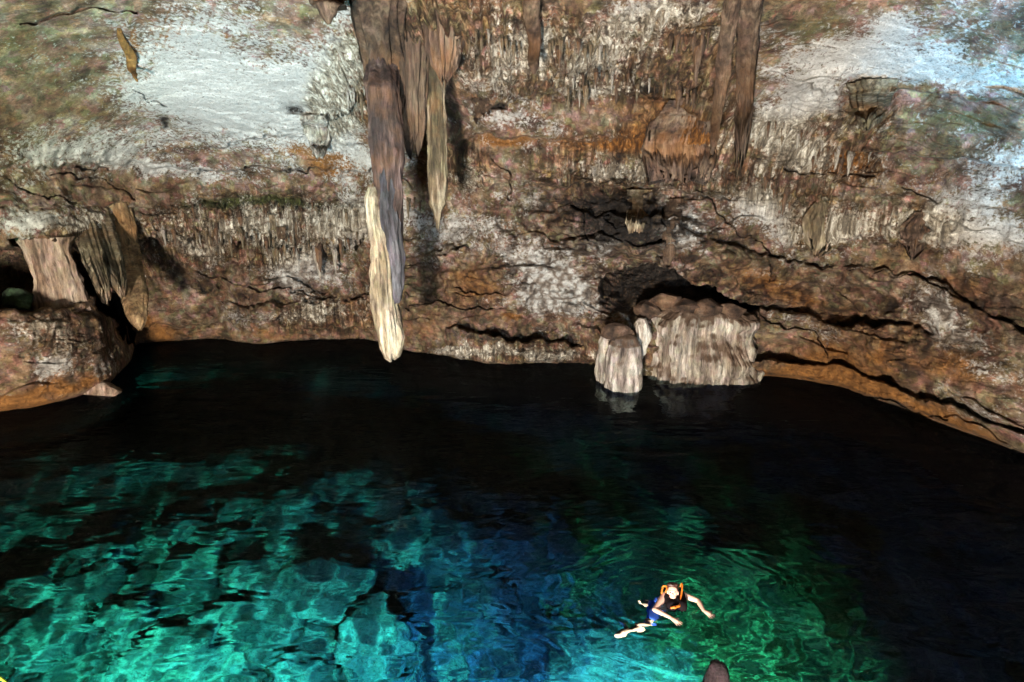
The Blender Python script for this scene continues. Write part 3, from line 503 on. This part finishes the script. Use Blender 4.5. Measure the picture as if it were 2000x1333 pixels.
for pts, n, (l0, l1), ms, lab, grp in rows_:
    for i in range(n):
        u = min(.999, max(0, (i + random.gauss(.5, 1.3)) / n)) * (len(pts) - 1); s = min(int(u), len(pts) - 2); f = u - s
        px = pts[s][0] * (1 - f) + pts[s + 1][0] * f; py = pts[s][1] * (1 - f) + pts[s + 1][1] * f + random.gauss(0, 7)
        lp = random.uniform(l0, l1) * random.choice((.3, .45, .6, .8, 1, 1.3)); R = min(wallR(px, py), wallR(px, py + lp * .4)) - random.uniform(.02, .12)
        L = (at_R(px, py, R) - at_R(px, py + lp, R)).length; wd = L * random.uniform(.16, .30)
        o = bpy.data.objects.new("stalactite", SP[(random.choice(ms), random.randrange(4))]); COL.objects.link(o)
        o.location = at_R(px, py, R); o.scale = (wd, wd, L); o.rotation_euler.z = -math.atan2(o.location.x, o.location.y) + random.uniform(-.25, .25); tag(o, lab, C, grp)

# ------------------------------------------------------------------ lake bed
xs = np.arange(-26, 26, .065); ys = np.arange(-3, 29, .065); BX, BY = np.meshgrid(xs, ys)
def inpoly(pts, X, Y):
    c = np.zeros(X.shape, bool); n = len(pts)
    for i in range(n):
        x1, y1 = pts[i]; x2, y2 = pts[(i + 1) % n]
        if y1 == y2: continue
        c ^= ((y1 > Y) != (y2 > Y)) & (X < (x2 - x1) * (Y - y1) / (y2 - y1) + x1)
    return c
def sdist(pts, X, Y):
    b = np.full(X.shape, 1e9)
    for (ax, ay), (bx, by) in zip(pts, pts[1:] + pts[:1]):
        dx, dy = bx - ax, by - ay; t = np.clip(((X - ax) * dx + (Y - ay) * dy) / (dx * dx + dy * dy), 0, 1); b = np.minimum(b, np.hypot(X - ax - t * dx, Y - ay - t * dy))
    return np.where(inpoly(pts, X, Y), b, -b)
WXB = BX + .5 * fbm(BX / 1.4, BY / 1.4, BX * 0, 3, .6, seed=31); WYB = BY + .5 * fbm(BX / 1.4, BY / 1.4, BX * 0, 3, .6, seed=32)
bz = -5.2 + .8 * fbm(BX / 4, BY / 4, BX * 0, 4, .5, seed=33)
bz += 1.3 * np.exp(-((BX - 4.0) ** 2 / 14 + (BY - 11.0) ** 2 / 9)) + 1.6 * np.exp(-((BX - 2.1) ** 2 / 4 + (BY - 8.0) ** 2 / 4))
sh = [tuple(at_bed(px, py, -2.2))[:2] for px, py in [(-400, 1500), (-200, 1250), (60, 1110), (330, 1000), (520, 975), (620, 1030), (700, 1100), (800, 1170), (845, 1210), (835, 1290), (800, 1400), (780, 1900), (-500, 2300)]]
sd = sdist(sh, WXB, WYB)
zs = -2.2 - .25 * np.clip(3 - sd, 0, 3) / 3 + .1 * fbm(BX / 1.2, BY / 1.2, BX * 0, 4, .6, seed=34)
sh2 = [tuple(at_bed(px, py, -3.2))[:2] for px, py in [(-700, 1050), (-200, 900), (250, 850), (600, 850), (900, 910), (1080, 1000), (1020, 1120), (900, 1240), (860, 1400), (-600, 1900)]]
sd2 = sdist(sh2, WXB, WYB); z2 = -2.9 - .35 * np.clip(2 - sd2, 0, 2) + .35 * fbm(BX / 1.1, BY / 1.1, BX * 0, 4, .6, seed=36)
bz = bz + (z2 - bz) * sstep(-3.0, .5, sd2)
xr = max(p[0] for p in sh); bz = bz + (zs - bz) * sstep(np.where(WXB > xr - 1.6, -.3, -1.8), .15, sd)
# jointed slabs: a jittered grid of cells, each its own height and tilt, gaps between
cs = .95; gi = np.floor(WXB / cs); gj = np.floor(WYB / cs); d1 = np.full(BX.shape, 9.0); d2 = np.full(BX.shape, 9.0); hv = np.zeros(BX.shape); tx = np.zeros(BX.shape)
for di in (-1, 0, 1):
    for dj in (-1, 0, 1):
        ii = (gi + di).astype(np.int64) & 63; jj = (gj + dj).astype(np.int64) & 63
        cx = (gi + di + LAT[ii, jj, 3]) * cs; cy = (gj + dj + LAT[ii, jj, 9]) * cs; d = np.hypot(WXB - cx, (WYB - cy) * 1.25)
        nw = d < d1; d2 = np.where(nw, d1, np.minimum(d2, d)); hv = np.where(nw, LAT[ii, jj, 17], hv); tx = np.where(nw, (WXB - cx) * (LAT[ii, jj, 21] - .5) + (WYB - cy) * (LAT[ii, jj, 25] - .5), tx); d1 = np.minimum(d1, d)
edge = d2 - d1; on = .35 + .65 * sstep(-2, 1, sd)
bz += on * ((hv - .5) * .45 + tx * .28) - .24 * (1 - sstep(.0, .10, edge)) * sstep(-1, .5, sd)
bz += .11 * fbm(BX / .4, BY / .4, BX * 0, 4, .6, seed=35)
hx, hy = at_bed(598, 1312, -2)[:2]; bz -= 2.6 * ((np.abs(WXB - hx) < .36) & (WYB < hy + .22) & (WYB > hy - 2.5))   # dark slot at the picture's lower edge
bed = mesh_np("lake_bed", np.stack([BX, BY, bz], -1).reshape(-1, 3), grid_quads(*BX.shape), M_BED); tag(bed, "jointed rock slabs on the bottom of the lake", kind="structure")
def bedz(x, y): return float(bz[int(np.clip((y + 3) / .065, 0, len(ys) - 1)), int(np.clip((x + 26) / .065, 0, len(xs) - 1))])

def boulder(loc, sc, mat, seed, name="boulder", sub=4):
    bm = bmesh.new(); bmesh.ops.create_icosphere(bm, subdivisions=sub, radius=1); co = np.array([v.co[:] for v in bm.verts])
    rs = np.random.RandomState(seed); pl = rs.normal(size=(12, 3)); pl /= np.linalg.norm(pl, axis=1)[:, None]; off = rs.uniform(.55, .9, 12)
    d = co @ pl.T; r = np.min(np.where(d > .05, off / np.maximum(d, .05), 9), axis=1); r = np.minimum(r, 1.15)
    r = r * (1 + .10 * fbm(co[:, 0] * 2, co[:, 1] * 2, co[:, 2] * 2, 4, .6, seed=seed))
    for v, k in zip(bm.verts, r): v.co = Vector((v.co.x * k * sc[0], v.co.y * k * sc[1], v.co.z * k * sc[2]))
    me = bpy.data.meshes.new(name); bm.to_mesh(me); bm.free(); me.polygons.foreach_set("use_smooth", [sub > 3] * len(me.polygons)); me.materials.append(mat)
    o = bpy.data.objects.new(name, me); COL.objects.link(o); o.location = loc; o.rotation_euler = (0, 0, rs.uniform(0, 6)); return o
bl = [(640, 1150, 1.0, -2.0, "large rounded pale slab under water left of centre"), (735, 1230, .75, -2.0, "bright underwater block at the right end of the teal shelf"), (450, 1200, .6, -2.1, "flat teal boulder in the middle of the lit shelf"),
      (330, 1260, .7, -2.0, "teal boulder near the lower left of the lit shelf"), (1110, 1060, .9, -3.6, "isolated green boulder under water left of the swimmer"), (820, 970, .55, -3.3, "small green boulder beyond the lit shelf"),
      (1430, 1130, .8, -4.2, "green boulder under water right of the swimmer"), (1520, 1180, .6, -4.2, "dark green boulder second to the right of the swimmer"), (1350, 1030, .9, -4.6, "faint green boulder under water behind the swimmer"), (1480, 1290, .5, -4.2, "teal boulder at the lower edge right of the reddish rock tip"),
      (1560, 1240, .7, -4.8, "dim teal boulder near the lower right"), (1640, 1090, .7, -5.0, "faint boulder farthest right under water"), (960, 1180, .6, -3.8, "blue boulder just off the right end of the lit shelf"), (1080, 1260, .7, -4.0, "blue green boulder left of the bright cyan patch"), (560, 1010, .6, -2.8, "boulder at the far edge of the lit shelf"), (180, 1150, .8, -2.6, "dim blue boulder at the left of the lake")]
for i, (px, py, s, z, lab) in enumerate(bl):
    p = at_bed(px, py, z); p.z = bedz(p.x, p.y) + .1; tag(boulder(p, (s * 1.1, s * .8, s * .45), M_BED, 40 + i), lab, "boulder", "boulders under the water")
p = at_z(186, 768, 0); tag(boulder(p + Vector((0, .2, .0)), (1.15, .5, .32), M_TAN, 3, "rock"), "low brown rock just breaking the water below the left boulder", "rock")
p = at_z(1384, 1345, 0); tag(drip("rock_tip", 1381, 1289, 1500, p.length * 0 + math.hypot(p.x, p.y), [(0, .045), (.012, .08), (.04, .105), (.12, .135), (.3, .16), (.6, .20), (1, .25)], M_RED, .05, segs=40, rough=.03, hug=0), "dark reddish pointed rock tip at the lower edge below the swimmer", "rock")
M_RUB = rock_mat("dark_brown_rubble", attr=False, base=((.03, .018, .012), (.12, .07, .045), (.34, .23, .16)), rust=.3)
for i, (px, py, R, sc_, lab) in enumerate([(1262, 606, 18.9, (.50, .5, .30), "leftmost brown rock heaped on top of the flowstone block"), (1300, 592, 19.3, (.62, .6, .42), "knobbly brown rock on the flowstone block, second from its left end"),
      (1345, 600, 18.9, (.50, .45, .30), "brown rock in the middle of the flowstone block's top"), (1388, 606, 19.0, (.58, .5, .32), "brown rock on the flowstone block, second from its right end"), (1428, 612, 19.3, (.50, .5, .28), "rightmost brown rock heaped on top of the flowstone block"), (1206, 652, 17.55, (.46, .46, .30), "brown rock capping the speckled pillar")]):
    tag(boulder(at_R(px, py, R), sc_, M_RUB, 90 + i, "rock", 5), lab, "rock", "brown rocks on the flowstone" if i < 5 else None)
g1 = at_R(33, 585, 22.5); tag(boulder(g1, (.55, .4, .42), M_MOSS, 8, "mossy_rock"), "round bright green mossy rock in the dark left alcove", "rock")

# ------------------------------------------------------------------ water
sw = at_z(1312, 1180, 0)
m, t, b = new_mat("lake_water"); t.nodes.remove(b); out = t.nodes["Material Output"]
tc = N(t, "TexCoord"); src = tc.outputs['Object']
def wave_noise(sx, sy, rot, sc, det=3):
    mp = N(t, "Mapping"); mp.inputs['Scale'].default_value = (sx, sy, 1); mp.inputs['Rotation'].default_value = (0, 0, math.radians(rot)); t.links.new(src, mp.inputs[0])
    n = N(t, "TexNoise", Scale=sc, Detail=det, Roughness=.5, Distortion=.6); t.links.new(mp.outputs[0], n.inputs[0]); return n.outputs[0]
nA = wave_noise(.5, 1.4, -22, 1.5, 1.5); nB = wave_noise(.7, 1.6, 15, 3.6, 1)
sub = N(t, "VectorMath", operation='SUBTRACT'); t.links.new(src, sub.inputs[0]); sub.inputs[1].default_value = (sw.x - .1, sw.y + .1, 0)
ln = N(t, "VectorMath", operation='LENGTH'); t.links.new(sub.outputs[0], ln.inputs[0]); r_ = ln.outputs['Value']
ringph = mth(t, 'ADD', mth(t, 'MULTIPLY', r_, 21.0), mth(t, 'MULTIPLY', nA, 17.0)); ring = mth(t, 'SINE', ringph)
ringa = mth(t, 'EXPONENT', mth(t, 'MULTIPLY', r_, -.45)); ring = mth(t, 'MULTIPLY', ring, ringa)
h = mth(t, 'ADD', mth(t, 'MULTIPLY', nA, .07), mth(t, 'MULTIPLY', nB, .012)); h = mth(t, 'ADD', h, mth(t, 'MULTIPLY', ring, .010)); nC = wave_noise(1, 1, 0, 9.0, 1); h = mth(t, 'ADD', h, mth(t, 'MULTIPLY', mth(t, 'MULTIPLY', nC, mth(t, 'EXPONENT', mth(t, 'MULTIPLY', r_, -.8))), .02))
bp = N(t, "Bump", Strength=1.0, Distance=1.0); t.links.new(h, bp.inputs['Height'])
rf = N(t, "BsdfRefraction", IOR=1.33, Roughness=0.0); rf.inputs['Color'].default_value = (.86, .97, .95, 1); t.links.new(bp.outputs[0], rf.inputs['Normal'])
gl = N(t, "BsdfGlossy", Roughness=0.03); gl.inputs['Color'].default_value = (1, 1, 1, 1); t.links.new(bp.outputs[0], gl.inputs['Normal'])
fr = N(t, "Fresnel", IOR=1.33); t.links.new(bp.outputs[0], fr.inputs['Normal'])
mx = N(t, "MixShader"); t.links.new(mth(t, 'MULTIPLY', fr.outputs[0], .08), mx.inputs[0]); t.links.new(rf.outputs[0], mx.inputs[1]); t.links.new(gl.outputs[0], mx.inputs[2]); t.links.new(mx.outputs[0], out.inputs['Surface'])
M_WATER = m
gx = np.arange(-60, 60.1, 1.0); gy = np.arange(-60, 32.1, 1.0); GX, GY = np.meshgrid(gx, gy)
wo = mesh_np("lake_water", np.stack([GX, GY, GX * 0], -1).reshape(-1, 3), grid_quads(*GX.shape), M_WATER); tag(wo, "dark clear rippled water of the cave lake", kind="structure")

# ------------------------------------------------------------------ rope at the lower left corner
def plain(name, col, rough=.5, sss=0):
    m, t, b = new_mat(name); tc = N(t, "TexCoord"); n = N(t, "TexNoise", Scale=30.0, Detail=4); t.links.new(tc.outputs['Object'], n.inputs[0])
    c = mixc(t, n.outputs[0], tuple(x * .75 for x in col), tuple(min(1, x * 1.15) for x in col)); t.links.new(c, b.inputs['Base Color']); b.inputs['Roughness'].default_value = rough; b.inputs['Specular IOR Level'].default_value = .1 if 'vest' in name else .5; return m
def tube(pts, radii, segs=10):
    V = []; F_ = []; pts = [Vector(p) for p in pts]; up = Vector((0, 0, 1))
    for i, p in enumerate(pts):
        d = (pts[min(i + 1, len(pts) - 1)] - pts[max(i - 1, 0)]).normalized(); a = d.cross(up)
        if a.length < .1: a = d.cross(Vector((0, 1, 0)))
        a.normalize(); b_ = d.cross(a)
        for j in range(segs):
            th = 2 * math.pi * j / segs; r = radii[i] if hasattr(radii, '__len__') else radii; V.append(p + (a * math.cos(th) + b_ * math.sin(th)) * r)
    n = len(pts)
    for i in range(n - 1):
        for j in range(segs): k = (j + 1) % segs; F_.append((i * segs + j, i * segs + k, (i + 1) * segs + k, (i + 1) * segs + j))
    F_.append(tuple(range(segs))[::-1]); F_.append(tuple(range((n - 1) * segs, n * segs))); return V, F_
def tube_obj(name, pts, radii, mat, parent=None, segs=10):
    V, F_ = tube(pts, radii, segs); me = bpy.data.meshes.new(name); me.from_pydata([v[:] for v in V], [], F_); me.polygons.foreach_set("use_smooth", [True] * len(F_)); me.update(); me.materials.append(mat)
    o = bpy.data.objects.new(name, me); COL.objects.link(o)
    if parent: o.parent = parent
    return o
a, c = at_z(-60, 1278, .02), at_z(60, 1372, .02)
rp = [a.lerp(c, i / 40) + Vector((0, 0, .01 * math.sin(i * .35))) for i in range(41)]
tag(tube_obj("rope", rp, [.016 + .003 * math.sin(i * 2.4) for i in range(41)], plain("yellow_rope", (.55, .75, .05))), "yellow green rope floating at the lower left corner", "rope")

# ------------------------------------------------------------------ swimmer
PO = bpy.data.objects.new("person", None); COL.objects.link(PO); PO.location = sw
tag(PO, "swimmer in a black life vest with orange straps and blue shorts, arms spread", "person")
W = PO.location
def J(px, py, z): return (at_z(px, py, z) if z >= -.03 else at_bed(px, py, z)) - W
def union(name, chains, mat, vox=.008, smooth=6, blobs=()):
    V = []; F_ = []
    for pts, rad in chains:
        # resample each chain and cap with balls
        n = len(V); v, f = tube(pts, rad, 14); V += [x[:] for x in v]; F_ += [tuple(i + n for i in q) for q in f]
        for p, r in zip(pts, rad): blobs = list(blobs) + [(p, (r, r, r), None)]
    for p, r, M in blobs:
        bm = bmesh.new(); bmesh.ops.create_icosphere(bm, subdivisions=2, radius=1); n = len(V)
        for v in bm.verts:
            q = Vector((v.co.x * r[0], v.co.y * r[1], v.co.z * r[2]))
            if M: q = M @ q
            V.append((q + Vector(p))[:])
        F_ += [tuple(v.index + n for v in f.verts) for f in bm.faces]; bm.free()
    me = bpy.data.meshes.new(name); me.from_pydata(V, [], F_); me.update(); me.materials.append(mat)
    o = bpy.data.objects.new(name, me); COL.objects.link(o); o.parent = PO
    r = o.modifiers.new("remesh", 'REMESH'); r.mode = 'VOXEL'; r.voxel_size = vox; r.use_smooth_shade = True
    s = o.modifiers.new("smooth", 'SMOOTH'); s.iterations = smooth; s.factor = .5
    return o
M_SKIN = plain("skin", (.52, .31, .24), .28); M_HAIR = plain("brown_hair", (.035, .012, .008), .5); M_VEST = plain("black_vest", (.006, .004, .005), .9); M_ORANGE = plain("orange_strap", (.50, .12, .008), .5); M_BLUE = plain("blue_shorts", (.02, .06, .35), .6)
hd = J(1314, 1157, .13)
shL, shR = J(1298, 1164, .02), J(1336, 1164, .02)      # left and right in the picture
elL, wrL = J(1279, 1192, -.01), J(1311, 1208, .0)
elR, wrR = J(1364, 1175, .0), J(1375, 1194, .0)
chest = (shL + shR) / 2 + Vector((0, -.02, -.05)); hip = J(1292, 1180, -.42)
hipL = hip + Vector((-.08, 0, 0)); hipR = hip + Vector((.09, .02, 0))
knL = J(1269, 1217, -.40); anL = J(1226, 1233, -.25); toL = J(1206, 1241, -.22)
knR = J(1272, 1178, -.62); anR = J(1258, 1180, -.55); toR = J(1250, 1174, -.5)
Fd = (camo.location - (W + hd)).normalized(); Fd = (Fd + Vector((0, 0, -.25))).normalized(); Up = Vector((0, .35, 1)); Rt = Up.cross(Fd).normalized() * -1; Up = Fd.cross(Rt) * -1
if Up.z < 0: Up = -Up
HM = Matrix((Rt, Fd, Up)).transposed()
def hp(x, f, u): return hd + Rt * x + Fd * f + Up * u
bl_ = [(hd + Up * .02, (.078, .095, .10), HM), (hp(0, .045, -.055), (.052, .05, .05), HM), (hp(0, .10, -.015), (.014, .022, .022), HM), (hp(0, .085, -.05), (.024, .014, .008), HM), (hp(.078, 0, -.005), (.012, .02, .03), HM), (hp(-.078, 0, -.005), (.012, .02, .03), HM), (hp(0, .088, .03), (.05, .012, .009), HM)]
def hand(w_, tip, up=Vector((0, 0, 1)), flip=1):
    d = (tip - w_).normalized(); s = d.cross(up).normalized() * flip; out = [([w_, w_ + d * .045, w_ + d * .09], [.026, .036, .038])]; 
    for k, (o_, l_, sp_) in enumerate([(-.032, .080, -.30), (-.011, .095, -.08), (.012, .088, .14), (.033, .068, .38)]):
        b0 = w_ + d * .085 + s * o_; dd = (d + s * sp_).normalized(); out.append(([b0, b0 + dd * l_ * .5 + up * .004, b0 + dd * l_ - up * .006], [.0095, .0085, .007]))
    b0 = w_ + d * .03 - s * .03; dd = (d * .75 - s * .7).normalized(); out.append(([b0, b0 + dd * .035, b0 + dd * .065], [.014, .012, .0095])); return out
chains = [([hd + Up * -.03 - Fd * .02, hd.lerp(chest, .55), chest], [.058, .06, .09]),
          ([shL, chest, shR], [.062, .10, .062]), ([chest, chest.lerp(hip, .5), hip], [.13, .13, .13]), ([hipL, hipR], [.10, .10]),
          ([shL, shL.lerp(elL, .45), elL], [.060, .052, .040]), ([elL, elL.lerp(wrL, .3), wrL], [.042, .042, .027]), ([shR, shR.lerp(elR, .45), elR], [.058, .050, .040]), ([elR, elR.lerp(wrR, .3), wrR], [.042, .041, .027]),
          ([hipL, hipL.lerp(knL, .5), knL], [.09, .08, .06]), ([knL, knL.lerp(anL, .35), anL], [.058, .062, .036]), ([anL, anL.lerp(toL, .5), toL], [.040, .055, .045]),
          ([anL, anL + Vector((-.02, .13, .0)), anL + Vector((-.07, .17, .02))], [.04, .045, .035]),
          ([hipR, hipR.lerp(knR, .5), knR], [.09, .08, .055]), ([knR, knR.lerp(anR, .4), anR], [.055, .055, .035]), ([anR, toR], [.036, .026])]
chains += hand(wrL, J(1330, 1221, .0)) + hand(wrR, J(1393, 1206, .0), flip=1)
body = union("body", chains, M_SKIN, .0055, 4, bl_); body.name = "body"
for sgn in (-1, 1):
    e = union("eye", [], plain("eye", (.05, .03, .03)), .003, 1, [(hp(sgn * .030, .088, .012), (.012, .006, .006), HM)])
union("mouth", [], plain("lips", (.50, .16, .15)), .003, 1, [(hp(0, .094, -.052), (.022, .008, .005), HM)])
# hair cap
hb = [(hp(0, -.02, .055), (.086, .092, .082), HM), (hp(0, -.05, 0), (.084, .065, .085), HM)] + [(hp(random.uniform(-.065, .065), random.uniform(-.04, .06), .115 + random.uniform(-.015, .012)), (.026, .026, .02), HM) for _ in range(26)]
union("hair", [], M_HAIR, .007, 2, hb)
vc = J(1318, 1178, .0)
vest = union("life_vest", [([shL + Vector((.05, .02, .045)), shL + Vector((.055, -.09, .01)), vc + Vector((-.07, -.10, .02))], [.055, .066, .088]), ([shR + Vector((-.05, .02, .045)), shR + Vector((-.055, -.09, .01)), vc + Vector((.07, -.10, .02))], [.055, .066, .088]),
      ([chest.lerp(hip, .1), chest.lerp(hip, .45), chest.lerp(hip, .75)], [.165, .172, .15])], M_VEST, .009, 5, [(vc + Vector((0, .07, .0)), (.19, .16, .12), None), (vc + Vector((.01, -.02, .0)), (.16, .13, .11), None)])
def strap(pts, r=.013, mat=M_ORANGE): 
    o = tube_obj("strap", pts, r, mat, PO, 8); return o
def sm(ps, n=6):
    out = []
    for i in range(len(ps) - 1):
        p0, p1, p2, p3 = ps[max(i - 1, 0)], ps[i], ps[i + 1], ps[min(i + 2, len(ps) - 1)]
        for k in range(n):
            t_ = k / n; out.append(.5 * ((2 * p1) + (p2 - p0) * t_ + (2 * p0 - 5 * p1 + 4 * p2 - p3) * t_ ** 2 + (3 * p1 - p0 - 3 * p2 + p3) * t_ ** 3))
    return out + [ps[-1]]
strap(sm([J(1292, 1160, .07), J(1295, 1146, .14), J(1303, 1147, .16), J(1300, 1158, .10)]), .014)
strap(sm([J(1327, 1148, .10), J(1332, 1140, .18), J(1332, 1152, .15), J(1330, 1166, .10), J(1327, 1184, .075)]), .013)
strap(sm([J(1310, 1188, .06), J(1318, 1186, .085), J(1327, 1184, .08)]), .016)
union("buckle", [], M_ORANGE, .005, 1, [(J(1317, 1187, .09), (.035, .02, .02), None)])
union("shorts", [([hipL, hipL.lerp(knL, .5), hipL.lerp(knL, .86)], [.115, .105, .088]), ([hipR, hipR.lerp(knR, .5), hipR.lerp(knR, .7)], [.115, .105, .09]), ([hip + Vector((0, .0, .06)), hip], [.145, .14])], M_BLUE, .009, 3)
print("built", len(bpy.data.objects))
